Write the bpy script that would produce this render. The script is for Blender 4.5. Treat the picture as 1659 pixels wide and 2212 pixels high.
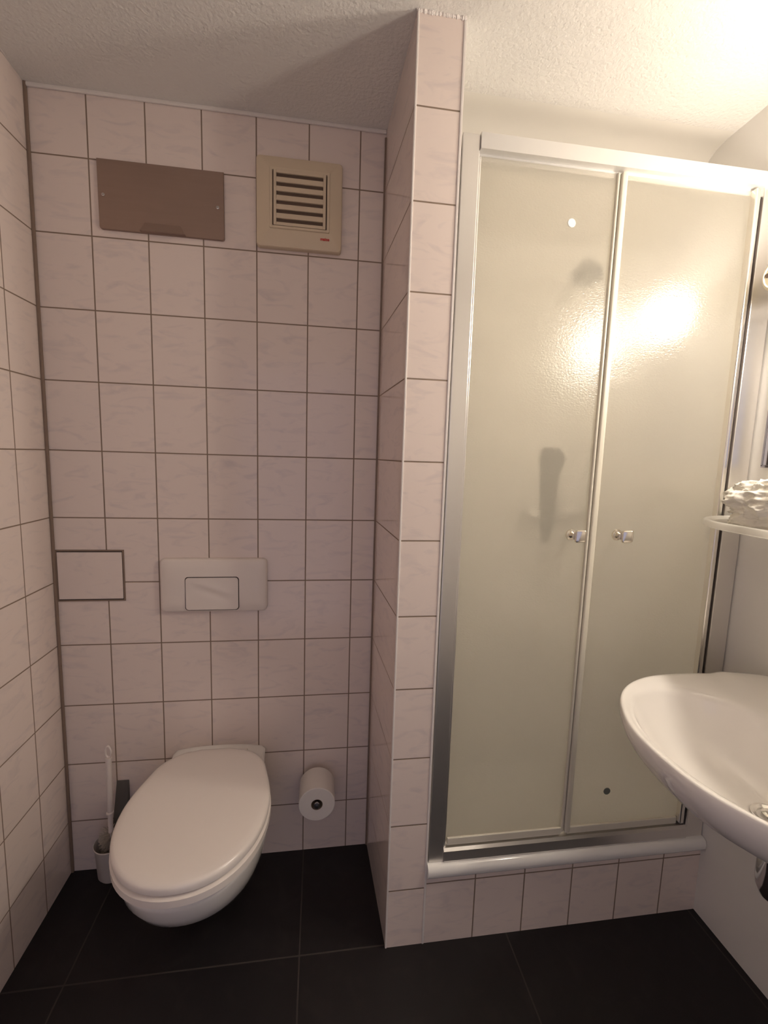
import bpy, bmesh, math, random
from mathutils import Vector, Matrix, noise
from math import sin, cos, pi, sqrt, radians

for o in list(bpy.data.objects): bpy.data.objects.remove(o)
scene = bpy.context.scene
COL = scene.collection

# ------------------------------------------------------------------ camera
yaw, pitch, roll = 0.14513, -0.12371, 0.03061
cam_d = bpy.data.cameras.new('camera')
cam = bpy.data.objects.new('camera', cam_d); COL.objects.link(cam)
fw = Vector((sin(yaw)*cos(pitch), cos(yaw)*cos(pitch), sin(pitch)))
rt = Vector((cos(yaw), -sin(yaw), 0)); up = rt.cross(fw)
rt2 = cos(roll)*rt + sin(roll)*up; up2 = -sin(roll)*rt + cos(roll)*up
m = Matrix((rt2, up2, -fw)).transposed().to_4x4(); m.translation = Vector((0.79045, -1.46048, 1.39240))
cam.matrix_world = m
cam_d.sensor_fit = 'HORIZONTAL'; cam_d.sensor_width = 36; cam_d.lens = 975.75/1659*36
cam_d.clip_start = 0.02
scene.camera = cam

# ------------------------------------------------------------------ light and exposure
world = bpy.data.worlds.new('hall_light'); scene.world = world; world.use_nodes = True
bg = world.node_tree.nodes['Background']
bg.inputs[0].default_value = (0.76, 0.73, 0.98, 1); bg.inputs[1].default_value = 0.6
BULB_STRENGTH = (172, 166)     # bulb near the shower, bulb further out
BULB_COLOR = (1.0, 0.90, 0.765, 1)
vs = scene.view_settings
vs.view_transform = 'Standard'; vs.look = 'None'; vs.gamma = 1; vs.exposure = 0.0; vs.use_curve_mapping = False

# ------------------------------------------------------------------ materials
def new_mat(name):
    mt = bpy.data.materials.new(name); mt.use_nodes = True
    return mt, mt.node_tree, mt.node_tree.nodes['Principled BSDF']

def mat(name, color, rough=0.5, metal=0.0, var=0.0, vscale=30, bump=0.0, bscale=200, coat=0.0, spec=0.5, rvar=0.0, stretch=(1,1,1), bdist=0.002):
    mt, nt, p = new_mat(name)
    p.inputs['Roughness'].default_value = rough
    p.inputs['Metallic'].default_value = metal
    p.inputs['Coat Weight'].default_value = coat
    p.inputs['Specular IOR Level'].default_value = spec
    tc = nt.nodes.new('ShaderNodeTexCoord'); mp = nt.nodes.new('ShaderNodeMapping')
    mp.inputs['Scale'].default_value = stretch
    nt.links.new(tc.outputs['Object'], mp.inputs[0])
    n = nt.nodes.new('ShaderNodeTexNoise'); n.inputs['Scale'].default_value = vscale; n.inputs['Detail'].default_value = 4
    nt.links.new(mp.outputs[0], n.inputs['Vector'])
    cr = nt.nodes.new('ShaderNodeMix'); cr.data_type = 'RGBA'
    cr.inputs[6].default_value = (*[c*(1-var) for c in color], 1)
    cr.inputs[7].default_value = (*[min(1, c*(1+var)) for c in color], 1)
    nt.links.new(n.outputs['Fac'], cr.inputs[0]); nt.links.new(cr.outputs[2], p.inputs['Base Color'])
    if rvar:
        mr = nt.nodes.new('ShaderNodeMapRange'); mr.inputs[3].default_value = rough-rvar; mr.inputs[4].default_value = rough+rvar
        nt.links.new(n.outputs['Fac'], mr.inputs[0]); nt.links.new(mr.outputs[0], p.inputs['Roughness'])
    if bump:
        b = nt.nodes.new('ShaderNodeBump'); b.inputs['Strength'].default_value = bump; b.inputs['Distance'].default_value = bdist
        n2 = nt.nodes.new('ShaderNodeTexNoise'); n2.inputs['Scale'].default_value = bscale; n2.inputs['Detail'].default_value = 3
        nt.links.new(tc.outputs['Object'], n2.inputs['Vector'])
        nt.links.new(n2.outputs['Fac'], b.inputs['Height']); nt.links.new(b.outputs[0], p.inputs['Normal'])
    return mt

def mth(nt, op, a, b=None, c=None):
    n = nt.nodes.new('ShaderNodeMath'); n.operation = op
    for i, v in enumerate((a, b, c)):
        if v is None: continue
        if isinstance(v, (int, float)): n.inputs[i].default_value = v
        else: nt.links.new(v, n.inputs[i])
    return n.outputs[0]

def tile_mat(name, uax, u0, upitch, v0, vpitch, vax='Z', tile=(0.83, 0.71, 0.65), grout=(0.25, 0.175, 0.125), w=0.0036, rough=0.16, vein=(0.60, 0.52, 0.52), veining=0.55, nou=False, wu=None, bumpy=0.4, zalt=None):
    mt, nt, p = new_mat(name)
    tc = nt.nodes.new('ShaderNodeTexCoord'); sx = nt.nodes.new('ShaderNodeSeparateXYZ')
    nt.links.new(tc.outputs['Object'], sx.inputs[0])
    def axis(a, o0, pitch, w):
        t = mth(nt, 'DIVIDE', mth(nt, 'SUBTRACT', sx.outputs[a], o0), pitch)
        fl = mth(nt, 'FLOOR', t); fr = mth(nt, 'FRACT', mth(nt, 'ADD', t, 0.5))
        d = mth(nt, 'MULTIPLY', mth(nt, 'ABSOLUTE', mth(nt, 'SUBTRACT', fr, 0.5)), pitch)
        mr = nt.nodes.new('ShaderNodeMapRange'); mr.inputs[1].default_value = w*0.32; mr.inputs[2].default_value = w*0.68
        nt.links.new(d, mr.inputs[0])
        return fl, mr.outputs[0]
    fv, tv = axis(vax, v0, vpitch, w)
    if nou: fu, tu = mth(nt, 'ADD', 0.0, 0.0), mth(nt, 'ADD', 1.0, 0.0)
    else: fu, tu = axis(uax, u0, upitch, wu or w)
    mask = mth(nt, 'MINIMUM', tu, tv)              # 1 on tile, 0 in grout
    cb = nt.nodes.new('ShaderNodeCombineXYZ'); nt.links.new(fu, cb.inputs[0]); nt.links.new(fv, cb.inputs[1])
    wn = nt.nodes.new('ShaderNodeTexWhiteNoise'); nt.links.new(cb.outputs[0], wn.inputs['Vector'])
    off = nt.nodes.new('ShaderNodeVectorMath'); off.operation = 'MULTIPLY_ADD'
    nt.links.new(wn.outputs['Color'], off.inputs[0]); off.inputs[1].default_value = (3, 3, 3)
    nt.links.new(tc.outputs['Object'], off.inputs[2])
    mp = nt.nodes.new('ShaderNodeMapping'); mp.inputs['Rotation'].default_value = (0.5, 0.5, 0.3); mp.inputs['Scale'].default_value = (7, 7, 20)
    nt.links.new(off.outputs[0], mp.inputs[0])
    n = nt.nodes.new('ShaderNodeTexNoise'); n.inputs['Scale'].default_value = 1.6; n.inputs['Detail'].default_value = 6; n.inputs['Distortion'].default_value = 1.2
    nt.links.new(mp.outputs[0], n.inputs['Vector'])
    rmp = nt.nodes.new('ShaderNodeMapRange'); rmp.inputs[1].default_value = 0.52; rmp.inputs[2].default_value = 0.78; rmp.inputs[4].default_value = veining
    nt.links.new(n.outputs['Fac'], rmp.inputs[0])
    m1 = nt.nodes.new('ShaderNodeMix'); m1.data_type = 'RGBA'; m1.inputs[6].default_value = (*tile, 1); m1.inputs[7].default_value = (*vein, 1)
    nt.links.new(rmp.outputs[0], m1.inputs[0])
    m2 = nt.nodes.new('ShaderNodeMix'); m2.data_type = 'RGBA'; m2.inputs[6].default_value = (*grout, 1)
    nt.links.new(mask, m2.inputs[0]); nt.links.new(m1.outputs[2], m2.inputs[7]); nt.links.new(m2.outputs[2], p.inputs['Base Color'])
    rr = nt.nodes.new('ShaderNodeMapRange'); rr.inputs[3].default_value = 0.8; rr.inputs[4].default_value = rough
    nt.links.new(mask, rr.inputs[0]); nt.links.new(rr.outputs[0], p.inputs['Roughness'])
    b = nt.nodes.new('ShaderNodeBump'); b.inputs['Strength'].default_value = bumpy; b.inputs['Distance'].default_value = 0.0015
    n3 = nt.nodes.new('ShaderNodeTexNoise'); n3.inputs['Scale'].default_value = 9; nt.links.new(off.outputs[0], n3.inputs['Vector'])
    hh = mth(nt, 'ADD', mask, mth(nt, 'MULTIPLY', n3.outputs['Fac'], 0.5))
    nt.links.new(hh, b.inputs['Height']); nt.links.new(b.outputs[0], p.inputs['Normal'])
    return mt

M = {}
M['tile_back'] = tile_mat('wall_tile_back', 'X', 0.0005, 0.15, 0.18, 0.2)
M['tile_left'] = tile_mat('wall_tile_side', 'Y', -0.138, 0.15, 0.18, 0.2)
M['tile_reveal'] = tile_mat('wall_tile_reveal', 'Y', 0.0, 0.353, 0.18, 0.2, nou=True, rough=0.07)
M['tile_pier'] = tile_mat('wall_tile_pier', 'X', 0.0, 1, 0.18, 0.2, nou=True)
M['tile_step'] = tile_mat('tile_step', 'X', 1.251, 0.1505, 0.192, 0.4, w=0.0036)
M['tile_shower'] = tile_mat('wall_tile_shower', 'X', 0.02, 0.15, 0.18, 0.2, tile=(0.95, 0.925, 0.885), grout=(0.75, 0.72, 0.68))
M['floor'] = tile_mat('floor_tile', 'X', 0.150, 0.603, -0.345, 0.6, vax='Y', tile=(0.0095, 0.007, 0.0078), grout=(0.05, 0.04, 0.037), w=0.004, rough=0.55, vein=(0.019, 0.0145, 0.0145), veining=0.8, bumpy=0.15)
M['plaster'] = mat('stippled_plaster', (0.80, 0.765, 0.72), 0.9, bump=0.6, bscale=112, bdist=0.0048, var=0.02, vscale=3)
M['smooth_plaster'] = mat('smooth_plaster', (0.80, 0.76, 0.70), 0.85, var=0.02, vscale=3)
M['paint'] = mat('white_wall_paint', (0.86, 0.83, 0.79), 0.5, var=0.02, vscale=2, bump=0.05, bscale=60)
M['caulk'] = mat('white_caulk', (0.80, 0.74, 0.70), 0.45, var=0.05, vscale=60)
M['sealant'] = mat('brown_sealant', (0.25, 0.175, 0.13), 0.55, var=0.1, vscale=60)
M['ceramic'] = mat('white_ceramic', (0.90, 0.86, 0.82), 0.06, coat=0.3, var=0.01, vscale=3)
M['seat'] = mat('seat_plastic', (0.86, 0.785, 0.73), 0.22, var=0.01, vscale=3)
M['plastic'] = mat('white_plastic', (0.83, 0.74, 0.68), 0.35, var=0.02, vscale=10)
M['cream'] = mat('yellowed_plastic', (0.70, 0.575, 0.42), 0.42, var=0.03, vscale=10)
M['ivory'] = mat('ivory_plastic', (0.78, 0.70, 0.52), 0.4, var=0.02, vscale=10)
M['dark'] = mat('dark_void', (0.14, 0.09, 0.065), 0.8)
M['gap'] = mat('dark_gap', (0.05, 0.035, 0.03), 0.8)
M['brownsteel'] = mat('brushed_steel_plate', (0.34, 0.245, 0.205), 0.42, metal=0.75, var=0.08, vscale=8, stretch=(1, 1, 12), rvar=0.06)
M['alu'] = mat('matt_aluminium', (0.80, 0.775, 0.75), 0.30, metal=0.92, var=0.02, vscale=80, stretch=(20, 20, 0.3))
M['alurail'] = mat('satin_rail', (0.72, 0.70, 0.675), 0.5, metal=0.5, var=0.02)
M['alubright'] = mat('polished_aluminium', (0.90, 0.87, 0.82), 0.2, metal=0.95, var=0.01)
M['knob'] = mat('satin_chrome', (0.80, 0.75, 0.66), 0.17, metal=1.0)
M['chrome'] = mat('chrome', (0.86, 0.85, 0.83), 0.07, metal=1.0)
M['darkchrome'] = mat('dark_chrome', (0.60, 0.59, 0.59), 0.12, metal=1.0, var=0.02)  # darker chrome for the trap, mixer and small fittings
M['acrylic'] = mat('white_acrylic', (0.90, 0.88, 0.85), 0.12, coat=0.3, var=0.01)
M['seal'] = mat('clear_vinyl_seal', (0.74, 0.69, 0.58), 0.3, var=0.03, vscale=20)
M['paper'] = mat('tissue_paper', (0.86, 0.80, 0.75), 0.9, bump=0.3, bscale=300, var=0.02)
M['card'] = mat('cardboard', (0.33, 0.25, 0.18), 0.9, var=0.1)
M['bristle'] = mat('brush_bristle', (0.55, 0.48, 0.40), 0.7, var=0.2, vscale=80)
M['cup'] = mat('frosted_cup', (0.62, 0.56, 0.52), 0.35, var=0.03)
M['bracket'] = mat('grey_bracket', (0.10, 0.09, 0.08), 0.5)
M['cloth'] = mat('white_cloth', (0.88, 0.84, 0.76), 0.95, bump=0.4, bscale=150, var=0.02)
M['red'] = mat('red_print', (0.55, 0.05, 0.035), 0.5)
M['black'] = mat('black_plastic', (0.02, 0.02, 0.02), 0.4)
M['buffer_light'] = mat('pale_buffer', (0.88, 0.88, 0.84), 0.4)
M['buffer_dark'] = mat('grey_buffer', (0.15, 0.16, 0.14), 0.5)
M['wood'] = mat('door_frame_paint', (0.70, 0.67, 0.63), 0.5, var=0.02)

mt, nt, p = new_mat('mirror_glass'); p.inputs['Base Color'].default_value = (0.9, 0.9, 0.9, 1); p.inputs['Metallic'].default_value = 1; p.inputs['Roughness'].default_value = 0.01; M['mirror'] = mt

for i in (0, 1):
    mt, nt, p = new_mat('lit_bulb')
    p.inputs['Base Color'].default_value = (1, 1, 1, 1); p.inputs['Emission Color'].default_value = BULB_COLOR; p.inputs['Emission Strength'].default_value = BULB_STRENGTH[i]
    M['bulb%d' % i] = mt

def frosted():
    """room side of the pane: sand-blasted, with a fine grain"""
    mt, nt, p = new_mat('frosted_glass'); nt.nodes.remove(p)
    out = nt.nodes['Material Output']
    tc = nt.nodes.new('ShaderNodeTexCoord')
    n = nt.nodes.new('ShaderNodeTexNoise'); n.inputs['Scale'].default_value = 260; n.inputs['Detail'].default_value = 2.5
    mp = nt.nodes.new('ShaderNodeMapping'); mp.inputs['Scale'].default_value = (0.75, 0.75, 1.15); mp.inputs['Rotation'].default_value = (0, 0.4, 0)
    nt.links.new(tc.outputs['Object'], mp.inputs[0]); nt.links.new(mp.outputs[0], n.inputs['Vector'])
    b = nt.nodes.new('ShaderNodeBump'); b.inputs['Strength'].default_value = 0.7; b.inputs['Distance'].default_value = 0.0008
    nt.links.new(n.outputs['Fac'], b.inputs['Height'])
    def sh(kind, col, **k):
        q = nt.nodes.new(kind); q.inputs['Color'].default_value = (*col, 1)
        for a_, v in k.items(): q.inputs[a_].default_value = v
        nt.links.new(b.outputs[0], q.inputs['Normal']); return q
    def mix(f, x, y):
        q = nt.nodes.new('ShaderNodeMixShader'); q.inputs[0].default_value = f
        nt.links.new(x.outputs[0], q.inputs[1]); nt.links.new(y.outputs[0], q.inputs[2]); return q
    tr = sh('ShaderNodeBsdfTranslucent', (0.99, 0.965, 0.90)); df = sh('ShaderNodeBsdfDiffuse', (0.94, 0.91, 0.84))
    rf = sh('ShaderNodeBsdfRefraction', (0.98, 0.96, 0.91), Roughness=0.56, IOR=1.11)
    gl = sh('ShaderNodeBsdfAnisotropic', (1, 1, 1), Roughness=0.19)
    m = mix(0.09, tr, df); m = mix(0.34, m, rf); m = mix(0.055, m, gl)
    nt.links.new(m.outputs[0], out.inputs[0])
    return mt
def clear_side():
    """smooth inner face of the pane"""
    mt, nt, p = new_mat('clear_glass_face'); nt.nodes.remove(p)
    tr = nt.nodes.new('ShaderNodeBsdfTransparent'); tr.inputs[0].default_value = (0.985, 0.985, 0.975, 1)
    gl = nt.nodes.new('ShaderNodeBsdfAnisotropic'); gl.inputs['Roughness'].default_value = 0.05
    m = nt.nodes.new('ShaderNodeMixShader'); m.inputs[0].default_value = 0.04
    nt.links.new(tr.outputs[0], m.inputs[1]); nt.links.new(gl.outputs[0], m.inputs[2]); nt.links.new(m.outputs[0], nt.nodes['Material Output'].inputs[0])
    return mt
M['clear'] = clear_side()
def satin():
    mt, nt, p = new_mat('satin_shelf_glass')
    p.inputs['Base Color'].default_value = (0.86, 0.84, 0.80, 1); p.inputs['Roughness'].default_value = 0.15
    tr = nt.nodes.new('ShaderNodeBsdfTranslucent'); tr.inputs[0].default_value = (0.9, 0.88, 0.84, 1)
    m = nt.nodes.new('ShaderNodeMixShader'); m.inputs[0].default_value = 0.7
    nt.links.new(p.outputs[0], m.inputs[1]); nt.links.new(tr.outputs[0], m.inputs[2]); nt.links.new(m.outputs[0], nt.nodes['Material Output'].inputs[0])
    return mt
M['satin'] = satin()
M['frost'] = frosted()

M['floor'].node_tree.nodes['Principled BSDF'].inputs['Specular IOR Level'].default_value = 0.38

# ------------------------------------------------------------------ mesh helpers
def box(bm, x0, x1, y0, y1, z0, z1, bev=0, seg=2, mi=0):
    mm = Matrix.Translation(((x0+x1)/2, (y0+y1)/2, (z0+z1)/2)) @ Matrix.Diagonal((abs(x1-x0), abs(y1-y0), abs(z1-z0), 1))
    t = bmesh.new(); bmesh.ops.create_cube(t, size=1, matrix=mm)
    if bev: bmesh.ops.bevel(t, geom=t.edges[:]+t.verts[:], offset=bev, segments=seg, profile=0.5, affect='EDGES')
    for f in t.faces: f.material_index = mi
    merge(bm, t)

def merge(bm, t, mtx=None):
    if mtx is not None: bmesh.ops.transform(t, matrix=mtx, verts=t.verts[:])
    vm = [bm.verts.new(v.co) for v in t.verts]
    t.verts.index_update()
    for f in t.faces:
        try:
            g = bm.faces.new([vm[v.index] for v in f.verts]); g.material_index = f.material_index; g.smooth = f.smooth
        except ValueError: pass
    t.free()

def cyl(bm, p0, p1, r0, r1=None, seg=32, caps=True):
    p0, p1 = Vector(p0), Vector(p1); r1 = r0 if r1 is None else r1
    lathe(bm, [(r0, 0), (r1, (p1-p0).length)], p0, p1-p0, seg, caps)

def lathe(bm, prof, org, axis=(0, 0, 1), seg=48, caps=True):
    axis = Vector(axis).normalized()
    a = axis.orthogonal().normalized(); b = axis.cross(a); org = Vector(org)
    rings = []
    for r, h in prof:
        rings.append([bm.verts.new(org+axis*h+(a*cos(2*pi*i/seg)+b*sin(2*pi*i/seg))*max(r, 1e-5)) for i in range(seg)])
    for q in range(len(rings)-1):
        for i in range(seg):
            bm.faces.new((rings[q][i], rings[q][(i+1) % seg], rings[q+1][(i+1) % seg], rings[q+1][i]))
    if caps:
        bm.faces.new(list(reversed(rings[0]))); bm.faces.new(rings[-1])

def loft(bm, rings, closed=True, cap0=True, cap1=True, loop=False):
    R = [[bm.verts.new(p) for p in r] for r in rings]
    n = len(R[0])
    pairs = list(zip(R[:-1], R[1:])) + ([(R[-1], R[0])] if loop else [])
    for A, B in pairs:
        for i in range(n if closed else n-1):
            bm.faces.new((A[i], A[(i+1) % n], B[(i+1) % n], B[i]))
    if cap0 and not loop: bm.faces.new(list(reversed(R[0])))
    if cap1 and not loop: bm.faces.new(R[-1])

def tube(bm, pts, r, seg=16, rad=None):
    pts = [Vector(p) for p in pts]; rings = []
    up = Vector((0.13, 0.21, 0.97)).normalized()
    for i, p in enumerate(pts):
        t = (pts[min(i+1, len(pts)-1)]-pts[max(i-1, 0)]).normalized()
        a = t.cross(up).normalized(); b = t.cross(a)
        rr = rad[i] if rad else r
        rings.append([p+(a*cos(2*pi*k/seg)+b*sin(2*pi*k/seg))*rr for k in range(seg)])
    loft(bm, rings)

def rrect(x0, x1, z0, z1, r, n=8):
    out = []
    for cx, cz, a0 in ((x1-r, z1-r, 0), (x0+r, z1-r, pi/2), (x0+r, z0+r, pi), (x1-r, z0+r, 1.5*pi)):
        for k in range(n+1):
            a = a0+pi/2*k/n; out.append((cx+r*cos(a), cz+r*sin(a)))
    return out

def plate(bm, outl, y0, y1, inset=0.0):
    """rounded plate in the xz plane from y0 (wall side) to y1 (room side, smaller y), soft front edge"""
    cx = sum(a for a, b in outl)/len(outl); cz = sum(b for a, b in outl)/len(outl)
    hw = max(a for a, b in outl)-cx; hh = max(b for a, b in outl)-cz
    def sc(i, y): return [Vector((cx+(a-cx)*(1-i/hw), y, cz+(b-cz)*(1-i/hh))) for a, b in outl]
    d = y1-y0
    loft(bm, [sc(0, y0), sc(0, y0+d*0.55), sc(inset*0.3, y0+d*0.85), sc(inset, y1)])

def obj(name, bm, mats, parent=None, smooth=False, angle=35, kind=None):
    bmesh.ops.recalc_face_normals(bm, faces=bm.faces[:])
    me = bpy.data.meshes.new(name); bm.to_mesh(me); bm.free()
    for k in (mats if isinstance(mats, (list, tuple)) else [mats]): me.materials.append(M[k] if isinstance(k, str) else k)
    if smooth:
        for pl in me.polygons: pl.use_smooth = True
        me.set_sharp_from_angle(angle=radians(angle))
    o = bpy.data.objects.new(name, me); COL.objects.link(o)
    if parent is not None:
        o.parent = parent
        if parent.type == 'EMPTY': o.matrix_parent_inverse = parent.matrix_basis.inverted()
    if kind: o['kind'] = kind
    return o

def tag(o, label, cat, group=None):
    o['label'] = label; o['category'] = cat
    if group: o['group'] = group
    return o

def thing(name, label, cat, loc, group=None):
    o = bpy.data.objects.new(name, None); COL.objects.link(o); o.location = loc; o.empty_display_size = 0.05
    return tag(o, label, cat, group)

def struct(name, bm, mats, **k): return obj(name, bm, mats, kind='structure', **k)

XR = 1.980      # right wall
YF = -0.353     # front of the pier and of the shower
YN = -2.0       # wall behind the camera
XP0, XP1 = 0.994, 1.104

# ------------------------------------------------------------------ setting
bm = bmesh.new(); box(bm, -0.1, XR+0.1, YN-0.1, 0.45, -0.1, 0.0); struct('floor', bm, 'floor')
bm = bmesh.new(); box(bm, -0.1, 0.977, 0.0, 0.1, 0.0, 2.42); struct('wall_back', bm, 'tile_back')
bm = bmesh.new(); box(bm, -0.1, 0.0, YN, 0.0, 0.0, 2.6); struct('wall_left', bm, 'tile_left')
bm = bmesh.new(); box(bm, XR, XR+0.1, YN, 0.45, 0.0, 2.6); struct('wall_right', bm, 'paint')
# pier between toilet niche and shower
bm = bmesh.new()
ft = [(0.977, 0.0), (XP0, YF), (XP1, YF), (XP1, 0.40), (0.977, 0.40)]
lo = [bm.verts.new((x, y, 0)) for x, y in ft]; hi = [bm.verts.new((x, y, 2.42)) for x, y in ft]
for i in range(5):
    f = bm.faces.new((lo[i], lo[(i+1) % 5], hi[(i+1) % 5], hi[i])); f.material_index = (0, 1, 2, 2, 2)[i]
bm.faces.new(lo); bm.faces.new(hi)
struct('wall_partition', bm, ['tile_reveal', 'tile_pier', 'tile_shower'])
bm = bmesh.new(); box(bm, XP1, XR, 0.12, 0.22, 0.0, 2.3); struct('wall_shower_back', bm, 'tile_shower')
# near wall with an open doorway to the hall
bm = bmesh.new()
box(bm, 0, 0.20, YN-0.1, YN, 0, 2.6); box(bm, 1.05, XR, YN-0.1, YN, 0, 2.6); box(bm, 0.20, 1.05, YN-0.1, YN, 2.03, 2.6)
struct('wall_near', bm, 'paint')
bm = bmesh.new()
box(bm, 0.17, 0.215, YN-0.01, YN+0.015, 0, 2.06, 0.004); box(bm, 1.035, 1.08, YN-0.01, YN+0.015, 0, 2.06, 0.004); box(bm, 0.215, 1.035, YN-0.01, YN+0.015, 2.015, 2.06, 0.004)
struct('trim_1', bm, 'wood')
# ceiling, rising a little towards the camera; over the shower it rounds down into a smooth soffit
CZ = lambda y: 2.349 - 0.060*min(y, 0) if y > YF else 2.349 + 0.060*0.353 + 0.0
bm = bmesh.new()
ys = [YN-0.1, YF, -0.25, -0.17, 0.0]
A = [bm.verts.new((-0.1, y, CZ(y))) for y in ys]; B = [bm.verts.new((1.05, y, CZ(y))) for y in ys]
Cc = [bm.verts.new((XR+0.1, y, CZ(y))) for y in ys[:4]]
for i in range(4): bm.faces.new((A[i], A[i+1], B[i+1], B[i]))
for i in range(3): bm.faces.new((B[i], B[i+1], Cc[i+1], Cc[i]))
ex = bmesh.ops.extrude_face_region(bm, geom=bm.faces[:])
for v in [g for g in ex['geom'] if isinstance(g, bmesh.types.BMVert)]: v.co.z = 2.62
struct('ceiling', bm, 'plaster')
bm = bmesh.new()
prof = [(-0.172, CZ(-0.17)), (-0.14, 2.356), (-0.11, 2.349), (-0.085, 2.334), (-0.06, 2.30), (-0.03, 2.25), (0.02, 2.19), (0.12, 2.12), (0.12, 2.6), (-0.17, 2.6)]
loft(bm, [[Vector((x, y, z)) for y, z in prof] for x in (1.05, XR+0.05)])
struct('ceiling_soffit', bm, 'smooth_plaster', smooth=True, angle=50)

# trims: corner sealant, caulk at the ceiling, white corner beads on the pier
bm = bmesh.new(); box(bm, 0.0, 0.008, -0.008, 0.0, 0.0, 2.352, 0.002); struct('trim_2', bm, 'sealant')
bm = bmesh.new(); box(bm, 0.972, 0.980, -0.006, 0.0, 0.0, 2.33, 0.002); struct('trim_3', bm, 'sealant')
bm = bmesh.new()
box(bm, 0.0, 0.977, -0.007, 0.0, 2.339, 2.350, 0.003); struct('trim_4', bm, 'caulk')
bm = bmesh.new(); box(bm, 0.0, 0.006, YN, -0.007, 2.353, 2.371, 0.003); struct('trim_5', bm, 'caulk')
def edge_bead(n, x, z0=0.0, z1=2.372, w=0.006):
    bm = bmesh.new(); box(bm, x-w/2, x+w/2, YF-0.0025, YF+0.004, z0, z1, 0.0015); struct('trim_%d' % n, bm, 'caulk')
edge_bead(6, XP0+0.0015, w=0.005); edge_bead(7, XP1-0.001, w=0.0065)
bm = bmesh.new()
for k in range(46):
    x = XP0+0.11*k/46+random.Random(k).uniform(-.001, .001)
    bmesh.ops.create_icosphere(bm, subdivisions=1, radius=0.0045+random.Random(k+9).uniform(-.0015, .0015), matrix=Matrix.Translation((x, YF-0.001, 2.369)))
struct('trim_8', bm, 'caulk', smooth=True)

# ------------------------------------------------------------------ shower step, tray
bm = bmesh.new(); box(bm, XP1, XR, YF, YF+0.06, 0.0, 0.216); o = struct('trim_9', bm, 'tile_step')

t = thing('shower_tray', 'white acrylic shower tray with rounded front lip on the tiled step', 'shower tray', (1.54, 0, 0.216))
bm = bmesh.new()
# rounded lip swept round an inner basin
lipp = [(-0.000, 0.218), (-0.012, 0.219), (-0.017, 0.226), (-0.018, 0.240), (-0.014, 0.251), (-0.005, 0.256), (0.060, 0.256), (0.075, 0.250), (0.095, 0.20), (0.12, 0.17)]
X0, X1, Y0, Y1 = XP1+0.002, XR-0.002, YF, 0.118
ring = []
for d, z in lipp:
    s = max(d, 0.0)
    yl = Y0+d
    ring.append([Vector((X0+s*0.6, yl, z)), Vector((X1-s*0.6, yl, z)), Vector((X1-s*0.6, Y1-s*0.6, z)), Vector((X0+s*0.6, Y1-s*0.6, z))])
loft(bm, ring, cap0=True, cap1=True)
obj('basin', bm, 'acrylic', t, smooth=True, angle=60)
bm = bmesh.new(); lathe(bm, [(0.0, 0.173), (0.035, 0.173), (0.04, 0.1705)], (1.54, -0.08, 0), caps=False); obj('drain_cover', bm, 'chrome', t, smooth=True)

# ------------------------------------------------------------------ shower enclosure
t = thing('shower_enclosure', 'aluminium framed shower enclosure with two frosted glass doors', 'shower enclosure', (1.54, YF, 0.256))
bm = bmesh.new(); box(bm, 1.110, 1.1525, YF+0.001, YF+0.040, 0.256, 2.140, 0.002)
box(bm, 1.1535, 1.1600, YF+0.010, YF+0.030, 0.29, 2.10, 0.002); obj('side_profile', bm, 'alu', t)
bm = bmesh.new(); box(bm, 1.918, XR-0.004, YF+0.001, YF+0.040, 0.256, 2.140, 0.002); obj('side_profile', bm, 'alu', t)
bm = bmesh.new()
pr = [(YF-0.006, 2.1065), (YF-0.006, 2.141), (YF-0.003, 2.143), (YF+0.040, 2.143), (YF+0.040, 2.090), (YF+0.014, 2.090), (YF+0.014, 2.106)]
loft(bm, [[Vector((x, y, z)) for y, z in pr] for x in (1.153, 1.974)]); obj('top_rail', bm, 'alurail', t)
bm = bmesh.new()
pr = [(YF-0.002, 0.256), (YF-0.004, 0.262), (YF-0.001, 0.288), (YF+0.006, 0.294), (YF+0.040, 0.296), (YF+0.040, 0.256)]
loft(bm, [[Vector((x, y, z)) for y, z in pr] for x in (1.153, 1.918)]); obj('bottom_rail', bm, 'alu', t)

def knob(x, z, door, ang):
    bm = bmesh.new()
    lathe(bm, [(0.0, 0), (0.0145, 0), (0.0155, 0.002), (0.0145, 0.0045), (0.009, 0.006), (0.0075, 0.012), (0.008, 0.020), (0.0095, 0.024), (0.0, 0.025)], (x-0.006, YF+0.010, z), (0, -1, 0), 40, caps=False)
    tb = bmesh.new()
    out = rrect(-0.004, 0.024, -0.017, 0.016, 0.006)
    plate(tb, out, 0.0, -0.0085, 0.0025)
    for v in tb.verts: v.co.z += 0.10*v.co.x - 2.0*max(0, v.co.x-0.0)*v.co.x*0
    merge(bm, tb, Matrix.Translation((x-0.004, YF-0.014, z)) @ Matrix.Rotation(ang, 4, 'Z'))
    return obj('knob', bm, 'knob', door, smooth=True, angle=40)

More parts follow.
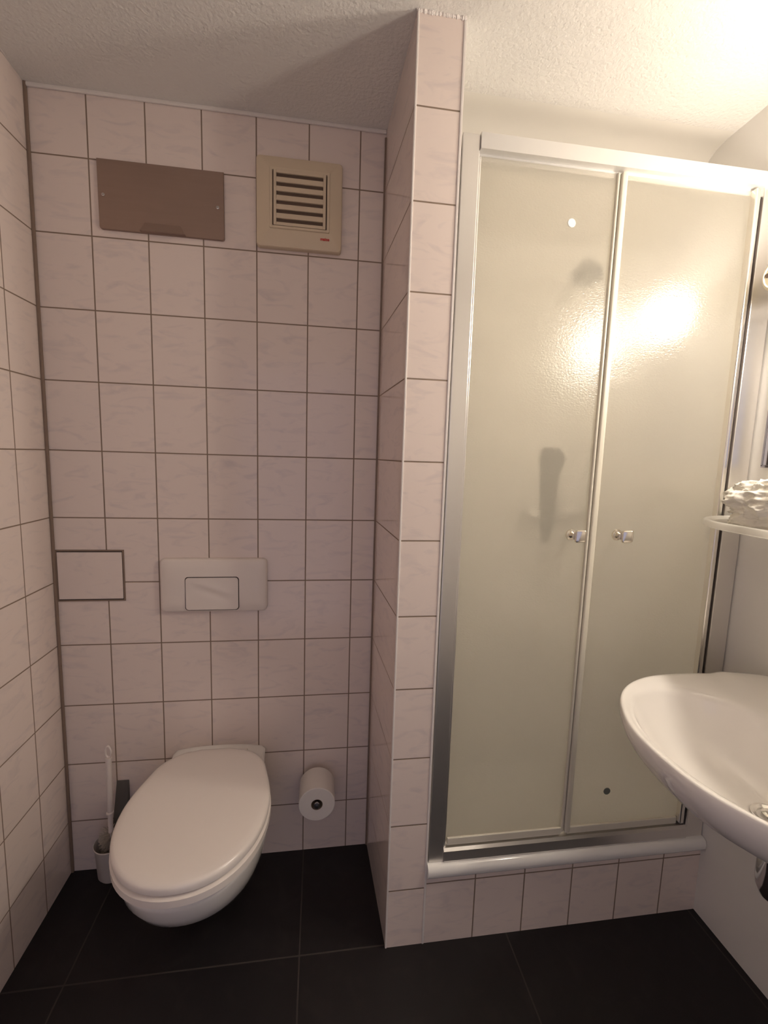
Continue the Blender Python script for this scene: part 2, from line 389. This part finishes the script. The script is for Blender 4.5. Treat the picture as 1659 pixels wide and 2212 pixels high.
def make_door(x0, x1, zt, zb, label, strips, kx, dot, dotmat, dlabel):
    bm = bmesh.new(); box(bm, x0, x1, YF+0.012, YF+0.017, zb, zt)
    bm.faces.ensure_lookup_table()
    for f in bm.faces: f.material_index = 0 if f.calc_center_median().y < YF+0.0125 else 1
    d = obj('door', bm, ['frost', 'clear'], t)
    for sx0, sx1, yy, k in strips:
        bm = bmesh.new(); box(bm, sx0, sx1, yy, YF+0.026, zb-0.004, zt+0.002, min(0.004, (sx1-sx0)*0.42), 3)
        obj('edge_strip' if k != 'alubright' else 'hinge_profile', bm, k, d, smooth=True)
    knob(kx, 1.197, d, -0.35)
    bm = bmesh.new(); lathe(bm, [(0.0, 0.0), (0.0105, 0.0), (0.0105, 0.0015), (0.0095, 0.0022), (0, 0.0022)], (dot[0], YF+0.012, dot[1]), (0, -1, 0), 32, caps=False)
    b = obj('buffer', bm, dotmat, d, smooth=True); b['label'] = dlabel
    bm = bmesh.new(); box(bm, x0+0.004, x1-0.004, YF+0.007, YF+0.022, zb-0.012, zb+0.010, 0.002); obj('drip_strip', bm, 'seal', d)
    d['label'] = label
make_door(1.160, 1.514, 2.100, 0.312, 'left frosted glass door leaf', [(1.509, 1.5165, YF+0.006, 'seal')], 1.470, (1.399, 1.976), 'buffer_light', 'small pale round buffer')
make_door(1.524, 1.892, 2.100, 0.312, 'right frosted glass door leaf', [(1.5185, 1.535, YF+0.002, 'seal'), (1.889, 1.904, YF-0.005, 'alubright')], 1.605, (1.648, 0.425), 'buffer_dark', 'small dark round buffer')
bm = bmesh.new(); box(bm, 1.905, 1.9165, YF+0.010, YF+0.030, 0.296, 2.09, 0.001); obj('gasket', bm, 'gap', t)

# things behind the glass, seen only as blurs
s = thing('shower_mixer', 'blurred dark shower mixer and hand shower behind left glass door', 'shower mixer', (1.625, 0.12, 1.2))
bm = bmesh.new(); lathe(bm, [(0.0, 0), (0.035, 0), (0.035, 0.01), (0.02, 0.02), (0.02, 0.05)], (1.55, 0.119, 1.20), (0, -1, 0)); lathe(bm, [(0.0, 0), (0.035, 0), (0.035, 0.01), (0.02, 0.02), (0.02, 0.05)], (1.70, 0.119, 1.20), (0, -1, 0)); cyl(bm, (1.515, 0.07, 1.20), (1.74, 0.07, 1.20), 0.022)
obj('valve_body', bm, 'darkchrome', s, smooth=True)
bm = bmesh.new(); lathe(bm, [(0.0, 0), (0.024, 0), (0.026, 0.02), (0.02, 0.04), (0, 0.04)], (1.625, 0.07, 1.220)); box(bm, 1.617, 1.633, -0.03, 0.08, 1.258, 1.270, 0.004)
obj('lever', bm, 'darkchrome', s, smooth=True)
s = thing('hand_shower', 'dark blurred hand shower hanging just behind left frosted door', 'hand shower', (1.40, -0.2, 1.3))
bm = bmesh.new(); hx, hy = 1.46, -0.20
lathe(bm, [(0.0, 0), (0.030, 0.002), (0.036, 0.015), (0.034, 0.045), (0.022, 0.07), (0, 0.075)], (hx, hy-0.03, 1.39), (0, 1, 0.2)); tube(bm, [(hx, hy, 1.43), (hx, hy, 1.38), (hx+0.003, hy+0.01, 1.30), (hx+0.004, hy+0.012, 1.20), (hx+0.004, hy+0.012, 1.15)], 0.014, rad=[0.026, 0.030, 0.026, 0.020, 0.012])
obj('spray_head', bm, 'black', s, smooth=True)
bm = bmesh.new(); pts = []
for k in range(41):
    a = k/40
    pts.append((hx+0.004+(1.625-hx)*a**1.3, hy+0.012+(0.05-hy)*a, 1.16-0.75*sin(pi*a)**0.8*0.55+0.0*a))
tube(bm, pts, 0.006, 10); obj('hose', bm, 'alu', s, smooth=True)

s = thing('overhead_shower', 'faint blurred shower head high behind left frosted door', 'shower head', (1.61, 0.12, 1.95))
bm = bmesh.new(); tube(bm, [(1.61, 0.119, 1.95), (1.61, 0.06, 1.975), (1.59, -0.05, 1.985), (1.575, -0.10, 1.975)], 0.009); obj('arm', bm, 'darkchrome', s, smooth=True)
bm = bmesh.new(); lathe(bm, [(0, 0), (.012, 0), (.02, .015), (.045, .04), (.048, .05), (0, .052)], (1.573, -0.10, 1.985), (-.1, -.35, -1)); obj('head', bm, 'black', s, smooth=True)

# ------------------------------------------------------------------ toilet
TX = 0.476
def egg(hw, yb, yfr, wb, n=72, p=2.15, ym=None, rb=None):
    """outline in the xy plane: back at yb half width wb, widest hw, front tip yfr"""
    ym = ym if ym is not None else yb+(yfr-yb)*0.50
    pts = []
    nf = n//2
    for k in range(nf+1):                 # front arc, from right widest to left widest
        a = pi*k/nf
        c, s_ = cos(a), sin(a)
        pts.append((TX+hw*(abs(c)**(2/p))*(1 if c >= 0 else -1), ym+(yfr-ym)*(abs(s_)**(2/p))))
    nb = n//4
    def bw(f):
        g = f*f*(3-2*f); w_ = hw+(wb-hw)*g
        if rb is not None and f > .62: w_ *= 1-(1-rb)*(1-sqrt(max(0, 1-((f-.62)/.38)**2.0)))
        return w_
    wb_ = bw(1.0)
    for k in range(1, nb+1):              # left side back
        f = k/nb; pts.append((TX-bw(f), ym+(yb-ym)*f))
    nt_ = n//8
    for k in range(1, nt_):
        f = k/nt_; pts.append((TX-wb_+2*wb_*f, yb))
    for k in range(nb, 0, -1):
        f = k/nb; pts.append((TX+bw(f), ym+(yb-ym)*f))
    return pts
t = thing('toilet', 'white wall-hung toilet with closed lid on the tiled back wall', 'toilet', (TX, 0, 0.06))
bm = bmesh.new()
secs = [(.10, .004, -.16, .09, .05), (.112, .002, -.20, .10, .06), (.125, .002, -.25, .105, .09), (.138, .002, -.31, .108, .135), (.150, .002, -.375, .112, .19), (.162, .002, -.432, .12, .238), (.174, .002, -.480, .13, .288), (.183, .002, -.508, .138, .332), (.1875, .002, -.520, .142, .368), (.188, .002, -.523, .143, .380), (.185, .002, -.520, .142, .388)]
rr = []
for hw, yb, yfr, wb, z in secs:
    rr.append([Vector((x, min(y, -0.001), z+(0.012*max(0, (y+0.12)/0.12) if z > .35 else 0))) for x, y in egg(hw, -0.001, yfr, wb)])
loft(bm, rr, cap0=True, cap1=True)
# arched rear deck between lid and wall
dk = []
for y, hgt, w_ in ((-0.001, 0.034, .146), (-0.010, 0.034, .147), (-0.022, 0.026, .147), (-0.040, 0.020, .148), (-0.075, 0.016, .151), (-0.12, 0.012, .157), (-0.16, 0.008, .160)):
    r_ = []
    for k in range(25):
        a = -1+2*k/24
        r_.append(Vector((TX+w_*a, y, 0.385+hgt*(1-0.40*abs(a)**2.4)*(1 if abs(a) < .97 else 0.6))))
    r_ += [Vector((TX+w_*.98, y, .30)), Vector((TX-w_*.98, y, .30))]
    dk.append(r_)
loft(bm, dk)
obj('bowl', bm, 'ceramic', t, smooth=True, angle=50)
def sheet(bm, hw, yb, yfr, wb, prof, p=2.15):
    """prof: list of (inset, z)"""
    rr = []
    for i, z in prof:
        o_ = egg(max(hw-i, .002), yb-i*0.5, yfr+i*1.15, max(wb-i*0.9, .001), p=p, ym=-0.29, rb=0.30)
        rr.append([Vector((x, y, z+0.010*max(0, (y+0.16)/0.12)*0)) for x, y in o_])
    loft(bm, rr)
bm = bmesh.new(); sheet(bm, .193, -.062, -.534, .152, [(0.006, .391), (0.0, .396), (0.0, .413), (0.006, .4175)]); obj('seat', bm, 'seat', t, smooth=True, angle=50)
bm = bmesh.new(); sheet(bm, .191, -.056, -.531, .150, [(0.008, .4195), (0.001, .4235), (0.0, .437), (0.003, .442), (0.009, .4455), (0.022, .4475), (.05, .449), (.09, .450), (.14, .4505)]); obj('lid', bm, 'seat', t, smooth=True, angle=50)
for sx in (-0.075, 0.075):
    bm = bmesh.new(); cyl(bm, (TX+sx-0.02, -0.052, 0.424), (TX+sx+0.02, -0.052, 0.424), 0.009); obj('hinge', bm, 'seat', t, smooth=True)

# flush plate
t = thing('flush_plate', 'white plastic flush plate with one push button above the toilet', 'flush plate', (0.468, 0, 0.967))
bm = bmesh.new()
out = rrect(0.306, 0.630, 0.884, 1.056, 0.016)
cx, cz = 0.468, 0.97
def sc(o_, i, y, dz=0): return [Vector((cx+(a-cx)*(1-i/.162), y, cz+(b-cz)*(1-i/.086)+dz)) for a, b in o_]
loft(bm, [sc(out, 0, -0.0005), sc(out, 0, -0.010), sc(out, 0.002, -0.015), sc(out, 0.008, -0.0185), sc(out, 0.030, -0.021), sc(out, 0.05, -0.0215)])
obj('cover', bm, 'plastic', t, smooth=True, angle=50)
bm = bmesh.new(); plate(bm, rrect(0.3815, 0.5445, 0.892, 1.000, 0.010), -0.0205, -0.0221, 0.0005); obj('button_gap', bm, 'gap', t, smooth=True)
bm = bmesh.new()
# push button with the soft wave pressed into its face
X0, X1, Z0, Z1 = 0.384, 0.542, 0.8945, 0.9975
nx, nz = 48, 32; g = []
def wave(u, v):
    c = 0.58-0.22*sin((u-0.5)*2.6)-0.0
    d = v-c
    am = max(0, 1-abs((u-0.5)/0.42)**2)
    return am*(0.0020*math.exp(-((d-0.09)/0.10)**2)-0.0020*math.exp(-((d+0.07)/0.13)**2))
for j in range(nz+1):
    g.append([])
    for i in range(nx+1):
        u, v = i/nx, j/nz
        x, z = X0+(X1-X0)*u, Z0+(Z1-Z0)*v
        # round the corners
        r = 0.009; qx = max(abs(x-(X0+X1)/2)-((X1-X0)/2-r), 0); qz = max(abs(z-(Z0+Z1)/2)-((Z1-Z0)/2-r), 0)
        q = math.hypot(qx, qz)
        if q > r:
            f_ = r/q; x = (X0+X1)/2+math.copysign((X1-X0)/2-r+qx*f_, x-(X0+X1)/2); z = (Z0+Z1)/2+math.copysign((Z1-Z0)/2-r+qz*f_, z-(Z0+Z1)/2)
        g[-1].append(bm.verts.new((x, -0.0240-wave(u, v), z)))
for j in range(nz):
    for i in range(nx): bm.faces.new((g[j][i], g[j][i+1], g[j+1][i+1], g[j+1][i]))
ex = bmesh.ops.extrude_face_region(bm, geom=bm.faces[:])
for v in [k for k in ex['geom'] if isinstance(k, bmesh.types.BMVert)]: v.co.y = -0.0215
obj('button', bm, 'plastic', t, smooth=True, angle=50)

# square tiled inspection hatch beside it
t = thing('inspection_hatch', 'tile-clad inspection hatch with thin brown frame at left corner', 'access panel', (0.10, 0, 1.0))
bm = bmesh.new()
for a in ((0.008, 0.2005, 1.078, 1.082), (0.008, 0.2005, 0.921, 0.925), (0.1965, 0.2005, 0.925, 1.078), (0.008, 0.011, 0.925, 1.078)): box(bm, a[0], a[1], -0.0028, -0.0002, a[2], a[3])
obj('frame', bm, 'sealant', t)
bm = bmesh.new(); box(bm, 0.011, 0.1965, -0.0012, -0.0002, 0.925, 1.078); obj('gap', bm, 'gap', t)
bm = bmesh.new(); box(bm, 0.0118, 0.1945, -0.0036, -0.0004, 0.928, 1.0745, 0.001)
mtile = tile_mat('hatch_tile', 'X', -0.5, 3, -1.0, 5, rough=0.16); obj('panel', bm, mtile, t)

# brushed metal cover
t = thing('wall_cover_plate', 'brown brushed metal cover plate high on the tiled back wall', 'cover plate', (0.342, 0, 2.09))
bm = bmesh.new()
out = [(0.510, 2.181), (0.1735, 2.181)] + [(0.1745+0.008-0.008*cos(a), 1.999+0.008-0.008*sin(a)) for a in (0, .4, .8, 1.2, pi/2)] + [(0.505, 1.998), (0.509, 2.0), (0.5105, 2.004)]
loft(bm, [[Vector((a, -0.0004, b)) for a, b in out], [Vector((a, -0.007, b)) for a, b in out], [Vector((0.342+(a-0.342)*.994, -0.0085, 2.09+(b-2.09)*.99)) for a, b in out]])
obj('plate', bm, 'brownsteel', t)
bm = bmesh.new()
tabo = [(0.283, 2.000), (0.296, 2.024), (0.391, 2.024), (0.404, 2.000)]
loft(bm, [[Vector((a, -0.0086, b)) for a, b in tabo], [Vector((a, -0.0125-(0.006 if b < 2.01 else 0), b)) for a, b in tabo]]); obj('finger_tab', bm, 'brownsteel', t)
for sx, sz in ((0.188, 2.088), (0.493, 2.085)):
    bm = bmesh.new(); lathe(bm, [(0, 0), (0.0045, 0), (0.0042, 0.0012), (0.002, 0.002), (0, 0.002)], (sx, -0.0084, sz), (0, -1, 0), 24, caps=False); q = obj('screw', bm, 'darkchrome', t, smooth=True)
    bm = bmesh.new(); box(bm, sx-0.003, sx+0.003, -0.0106, -0.0103, sz-0.0006, sz+0.0006); obj('screw_slot', bm, 'gap', q)

# extractor fan
t = thing('extractor_fan', 'square cream extractor fan with slotted grille and red lettering', 'fan', (0.724, 0, 2.11))
bm = bmesh.new()
FX0, FX1, FZ0, FZ1 = 0.602, 0.848, 1.989, 2.234
out = rrect(FX0, FX1, FZ0, FZ1, 0.010)
cxx, czz = (FX0+FX1)/2, (FZ0+FZ1)/2
def scf(i, y): return [Vector((cxx+(a-cxx)*(1-i/.123), y, czz+(b-czz)*(1-i/.1225))) for a, b in out]
inn = rrect(0.640, 0.812, 2.036, 2.200, 0.003)
r_in = lambda y, e=0: [Vector((0.726+(a-0.726)*(1-e), y, 2.118+(b-2.118)*(1-e))) for a, b in inn]
loft(bm, [scf(0, -0.0005), scf(0, -0.016), scf(0.002, -0.020), scf(0.006, -0.0215), r_in(-0.0275), r_in(-0.0310, .015), r_in(-0.0310, .09), r_in(-0.0250, .10)])
obj('housing', bm, 'cream', t, smooth=True, angle=25)
bm = bmesh.new(); gx0, gx1, gz0, gz1 = 0.6515, 0.8005, 2.0445, 2.1925
box(bm, gx0, gx0+0.008, -0.0325, -0.026, gz0, gz1, .0008); box(bm, gx1-0.008, gx1, -0.0325, -0.026, gz0, gz1, .0008)
sl = 6; hgt = gz1-gz0; top = 0.0085; pitch_ = (hgt-2*top+0.0135)/sl
zz = gz1-top
box(bm, gx0+.008, gx1-.008, -0.0325, -0.026, zz, gz1, .0008)
for k in range(sl):
    zl = zz-0.0105
    zn = gz0 if k == sl-1 else zl-(pitch_-0.0105)
    box(bm, gx0+.008, gx1-.008, -0.0325, -0.026, zn, zl, .0008); zz = zn
obj('grille', bm, 'cream', t)
bm = bmesh.new(); box(bm, gx0-0.003, gx1+0.003, -0.0262, -0.0252, gz0-0.003, gz1+0.003); obj('slot_shade', bm, 'dark', t)  # dark-coloured sheet paints the shade behind the grille slots
cu = bpy.data.curves.new('lettering', 'FONT'); cu.body = 'maico'; cu.size = 0.011; cu.extrude = 0.0005; cu.align_x = 'CENTER'; cu.offset = 0.0005
tmp = bpy.data.objects.new('tmp', cu); COL.objects.link(tmp); dg = bpy.context.evaluated_depsgraph_get()
me = bpy.data.meshes.new_from_object(tmp.evaluated_get(dg)); bpy.data.objects.remove(tmp)
bm = bmesh.new(); bm.from_mesh(me); bmesh.ops.transform(bm, matrix=Matrix.Translation((0.799, -0.0262, 2.0165)) @ Matrix.Rotation(pi/2, 4, 'X'), verts=bm.verts[:])
obj('lettering', bm, 'red', t)

# toilet roll and holder
t = thing('roll_holder', 'chrome rod holder inside the toilet paper roll', 'paper holder', (0.797, 0, 0.29))
bm = bmesh.new(); lathe(bm, [(0, 0), (0.022, 0), (0.022, 0.004), (0.008, 0.008), (0.0075, 0.13), (0.010, 0.133), (0.010, 0.140), (0, 0.142)], (0.797, -0.0005, 0.283), (0, -1, 0.0), 32, caps=False); obj('rod', bm, 'darkchrome', t, smooth=True)
t = thing('toilet_roll', 'white toilet paper roll on the wall right of the toilet', 'toilet paper', (0.797, 0, 0.29))
bm = bmesh.new(); R0, R1 = 0.0185, 0.0575
lathe(bm, [(R0, 0.030), (R1-0.002, 0.030), (R1, 0.032), (R1, 0.128), (R1-0.002, 0.130), (R0, 0.130)], (0.797, 0, 0.279), (0, -1, 0), 64, caps=False); obj('paper', bm, 'paper', t, smooth=True)
bm = bmesh.new(); lathe(bm, [(R0, 0.030), (R0, 0.1302), (R0-0.0012, 0.1302), (R0-0.0012, 0.030)], (0.797, 0, 0.279), (0, -1, 0), 48, caps=False); obj('core', bm, 'card', t, smooth=True)

# toilet brush and its wall cup
BX, BY = 0.163, -0.085
t = thing('brush_holder', 'frosted cup on dark wall bracket holding the toilet brush', 'brush holder', (BX, BY, 0.03))
bm = bmesh.new()
lathe(bm, [(0.0, 0.058), (0.034, 0.059), (0.040, 0.068), (0.046, 0.165), (0.049, 0.172), (0.047, 0.174), (0.043, 0.165), (0.037, 0.070), (0.0, 0.068)], (BX, BY, 0), seg=48, caps=False); obj('cup', bm, 'cup', t, smooth=True)
bm = bmesh.new()
tri = [(-0.001, 0.315), (-0.001, 0.17), (-0.045, 0.17), (-0.038, 0.20)]
loft(bm, [[Vector((x, y, z)) for y, z in tri] for x in (0.150, 0.188)]); obj('bracket', bm, 'bracket', t)
t = thing('toilet_brush', 'white toilet brush with looped handle standing in its cup', 'toilet brush', (BX, BY, 0.06))
bm = bmesh.new()
tube(bm, [(BX, BY, 0.15), (BX+.0005, BY, 0.27), (BX+.001, BY, 0.28), (BX+.003, BY, 0.455)], 0.007, 16, rad=[.0075, .007, .0085, .0085]); 
tube(bm, [(BX+.003, BY, 0.447), (BX+.003, BY, 0.455)], .009)
lp = []
for k in range(25):
    a = 2*pi*k/24; lp.append(Vector((BX+.003+0.0075*sin(a), BY, 0.474-0.0175*cos(a))))
rings = []
for k in range(24):
    p_, n_ = lp[k], (lp[k]-Vector((BX+.003, BY, 0.474))).normalized()
    rings.append([p_+(n_*cos(b)+Vector((0, 1, 0))*sin(b))*0.0032 for b in [2*pi*q/10 for q in range(10)]])
loft(bm, rings, loop=True)
obj('handle', bm, 'plastic', t, smooth=True)
bm = bmesh.new(); lathe(bm, [(.008, 0), (.0105, .002), (.0105, .006), (.008, .008)], (BX, BY, .266)); obj('collar', bm, 'plastic', t, smooth=True)
bm = bmesh.new(); rnd = random.Random(4)
for k in range(900):
    a = rnd.uniform(0, 2*pi); z = rnd.uniform(0.085, 0.205); el = rnd.uniform(-0.2, 0.5)
    d = Vector((cos(a)*cos(el), sin(a)*cos(el), sin(el))); p0 = Vector((BX, BY, z)); L_ = 0.034 if z > .17 else .03
    e = d.orthogonal().normalized()*0.0009; q = d.cross(e)
    vv = [bm.verts.new(p0+e), bm.verts.new(p0-e*.5+q*.9), bm.verts.new(p0-e*.5-q*.9)]; w_ = [bm.verts.new(v.co+d*L_) for v in vv]
    for i in range(3): bm.faces.new((vv[i], vv[(i+1) % 3], w_[(i+1) % 3], w_[i]))
obj('bristles', bm, 'bristle', t)['kind'] = 'stuff'

# ------------------------------------------------------------------ wash basin
SY = -0.755
def spline(pts, n):
    out = []; m_ = len(pts)
    for i in range(m_):
        p0, p1, p2, p3 = [Vector(pts[(i+k) % m_]) for k in (-1, 0, 1, 2)]
        for k in range(n):
            t_ = k/n; out.append(0.5*((2*p1)+(-p0+p2)*t_+(2*p0-5*p1+4*p2-p3)*t_**2+(-p0+3*p1-3*p2+p3)*t_**3))
    return out
def mirror_pts(h): return [(x, d) for x, d in h]+[(x, -d) for x, d in reversed(h) if d > 0.0001]
outer_h = [(1.428, 0), (1.434, .075), (1.455, .135), (1.500, .208), (1.560, .260), (1.640, .293), (1.740, .303), (1.840, .298), (1.930, .280), (1.970, .262), (1.9795, .22), (1.9795, .12)]
inner_h = [(1.462, 0), (1.472, .085), (1.506, .165), (1.565, .223), (1.640, .243), (1.71, .226), (1.765, .175), (1.80, .10), (1.812, 0)]
CX = 1.665
def polar(h, closed_back):
    pts = [Vector((x, y)) for x, y in mirror_pts(h)]
    pts = [p_ for i, p_ in enumerate(pts) if i == 0 or (p_-pts[i-1]).length > 1e-4]
    sp = spline(pts, 14)
    ang = sorted([(math.atan2(p_.y, p_.x-CX), (p_-Vector((CX, 0))).length) for p_ in sp])
    ang = [(a-2*pi, r) for a, r in ang[-4:]]+ang+[(a+2*pi, r) for a, r in ang[:4]]
    def f(a):
        for (a0, r0), (a1, r1) in zip(ang[:-1], ang[1:]):
            if a0 <= a <= a1: return r0+(r1-r0)*((a-a0)/(a1-a0+1e-9))
        return ang[0][1]
    return f
fo, fi = polar(outer_h, True), polar(inner_h, False)
N = 160; AN = [-pi+2*pi*(k+.5)/N for k in range(N)]
OUT = [Vector((CX+fo(a)*cos(a), SY+fo(a)*sin(a))) for a in AN]
for v in OUT: v.x = min(v.x, 1.9795)
INN = [Vector((CX+fi(a)*cos(a), SY+fi(a)*sin(a))) for a in AN]
t = thing('wash_basin', 'oval white ceramic wash basin hung on the right wall', 'wash basin', (XR, SY, 0.62))
bm = bmesh.new(); rings = []
DC = Vector((1.700, SY))
for s_, z in ((.07, .6915), (.25, .697), (.45, .710), (.62, .729), (.78, .760), (.88, .790), (.94, .808), (.975, .822), (1.0, .832)):
    rings.append([(DC+(v-DC)*s_, z) for v in INN])
for k, z in ((.12, .838), (.3, .843), (.55, .8475), (.75, .850), (.88, .850), (.95, .8475), (.985, .843), (1.0, .836)):
    rings.append([((v+(w_-v)*k), z) for v, w_ in zip(INN, OUT)])
UC = Vector((1.86, SY))
for s_, z in ((.998, .826), (.985, .812), (.955, .790), (.90, .762), (.82, .738), (.72, .716), (.60, .698), (.47, .683), (.36, .674), (.2, .666)):
    rings.append([(UC+(v-UC)*s_, z) for v in OUT])
R_ = []
for ring_ in rings:
    row = []
    for v, z in ring_:
        x, y = v.x, v.y
        if z > .836 and x > 1.82: z = z+0.006*min(1, (x-1.82)/.03)
        row.append(Vector((min(x, 1.9795), y, z)))
    R_.append(row)
loft(bm, R_)
obj('basin', bm, 'ceramic', t, smooth=True, angle=70)
bm = bmesh.new(); lathe(bm, [(0.034, .7235), (0.033, .7255), (.029, .726), (.024, .7225), (.022, .716), (0, .716)], (1.700, SY, -0.027), caps=False); d = obj('drain', bm, 'chrome', t, smooth=True)
bm = bmesh.new(); lathe(bm, [(0.0, .732), (.012, .731), (.0165, .728), (.0165, .7255), (.006, .7245), (.005, .716)], (1.700, SY, -0.027), caps=False); obj('plug', bm, 'chrome', d, smooth=True)
bm = bmesh.new()
lathe(bm, [(0, .640), (.026, .640), (.030, .634), (.030, .612), (.026, .606), (.026, .600), (.036, .596), (.039, .585), (.039, .505), (.037, .490), (.030, .474), (.018, .466), (0, .465)], (1.742, SY, 0.035), caps=False)
cyl(bm, (1.75, SY, .60), (1.979, SY, .60), .016)
lathe(bm, [(0, 0), (.032, 0), (.032, .004), (.018, .012)], (1.979, SY, .60), (-1, 0, 0), caps=False)
obj('bottle_trap', bm, 'darkchrome', t, smooth=True, angle=40)

# ------------------------------------------------------------------ shelf, towel, mirror, lamp
t = thing('wall_shelf', 'small white rounded shelf on the right wall above the basin', 'shelf', (XR, -0.70, 1.24))
bm = bmesh.new()
def shelf_out(e):
    pts = []
    x0, hl, r = 1.762+e, 0.355-e, 0.16
    for k in range(17):
        a = pi/2*k/16; pts.append((x0+r-r*cos(a)**0.9 if False else x0+r*(1-cos(a)), -0.705+hl-r*1.0*(1-sin(a))))
    pts = [(x, y) for x, y in pts]
    full = [(1.979, -0.705+hl-e*0)]+list(reversed(pts))+[(x, -1.41-y) for x, y in pts]+[(1.979, -0.705-hl)]
    return full
so = lambda e, z: [Vector((x, y, z)) for x, y in shelf_out(e)]
loft(bm, [so(0.006, 1.236), so(0.0, 1.239), so(0.0, 1.252), so(0.002, 1.255), so(0.006, 1.2555), so(0.010, 1.253), so(0.012, 1.247), so(0.05, 1.246)])
obj('shelf_board', bm, 'satin', t, smooth=True, angle=50)

bm = bmesh.new(); bmesh.ops.create_icosphere(bm, subdivisions=6, radius=1)
for v in bm.verts:
    c = v.co.normalized()
    n1 = noise.noise(c*1.7+Vector((3, 1, 2))); n2 = noise.noise(Vector((c.x*3, c.y*3, c.z*5))+Vector((7, 2, 9)))
    rdg = 1-abs(noise.noise(c*3.1+Vector((n1*2, 5, n2)))); rdg2 = 1-abs(noise.noise(Vector((c.x*4, c.y*4, c.z*11))+Vector((1, n1, 4))))
    s_ = 0.86+0.28*n1+0.10*n2+0.12*(rdg**5)+0.035*(rdg2**4)
    v.co = Vector((c.x*0.090*s_, c.y*0.140*s_, max(c.z*s_, -0.70)*0.074))
zmin = min(v.co.z for v in bm.verts)
bmesh.ops.translate(bm, verts=bm.verts[:], vec=(1.872, -0.545, 1.2472-zmin))
tag(obj('crumpled_towel', bm, 'cloth', smooth=True, angle=180), 'crumpled white cloth lying on the small wall shelf', 'cloth')

t = thing('wall_mirror', 'wall mirror above the basin, only its lower left corner showing', 'mirror', (XR, -0.75, 1.40))
bm = bmesh.new(); box(bm, XR-0.006, XR-0.0005, -1.12, -0.392, 1.398, 1.80, 0.001); obj('glass', bm, 'mirror', t)
bm = bmesh.new(); box(bm, XR-0.0075, XR-0.0002, -0.392, -0.388, 1.396, 1.80); box(bm, XR-0.0075, XR-0.0002, -1.124, -0.388, 1.392, 1.398); obj('edge_trim', bm, 'darkchrome', t)

t = thing('wall_rosette', 'round cream plastic wall fitting with a dark screw beside the shower frame', 'wall fitting', (XR, -0.428, 1.87))
bm = bmesh.new(); lathe(bm, [(0, 0), (.030, 0), (.030, .05), (.040, .062), (.040, .074), (.037, .079), (.033, .080), (.031, .077), (0, .077)], (XR-0.0002, -0.428, 1.869), (-1, 0, 0), 48, caps=False); obj('cap', bm, 'ivory', t, smooth=True)
bm = bmesh.new(); lathe(bm, [(0, 0), (.006, 0), (.005, .002), (0, .002)], (XR-0.0772, -0.404, 1.872), (-1, 0, 0), 20, caps=False); obj('screw', bm, 'dark', t, smooth=True)

LY = (-0.60, -0.98)
t = thing('mirror_lamp', 'two-bulb lamp on the right wall over the mirror, reflected in the shower glass', 'lamp', (XR, -0.775, 1.86))
bm = bmesh.new(); box(bm, XR-0.022, XR-0.0005, -1.08, -0.47, 1.835, 1.895, 0.006); obj('back_plate', bm, 'plastic', t)
for y in (-0.535, -1.05):  # unseen end plates, added to keep bulb light off the right wall
    bm = bmesh.new(); box(bm, XR-0.083, XR-0.0225, y-0.004, y+0.004, 1.80, 1.93, 0.003); obj('added_blocker', bm, 'plastic', t)
for y in LY:
    bm = bmesh.new(); lathe(bm, [(0, 0), (.026, 0), (.026, .02), (.022, .026)], (XR-0.020, y, 1.865), (-1, 0, 0), 32); obj('socket', bm, 'plastic', t, smooth=True)
    bm = bmesh.new(); bmesh.ops.create_uvsphere(bm, u_segments=24, v_segments=14, radius=0.042, matrix=Matrix.Translation((XR-0.083, y, 1.865))); obj('bulb', bm, 'bulb%d' % LY.index(y), t, smooth=True)
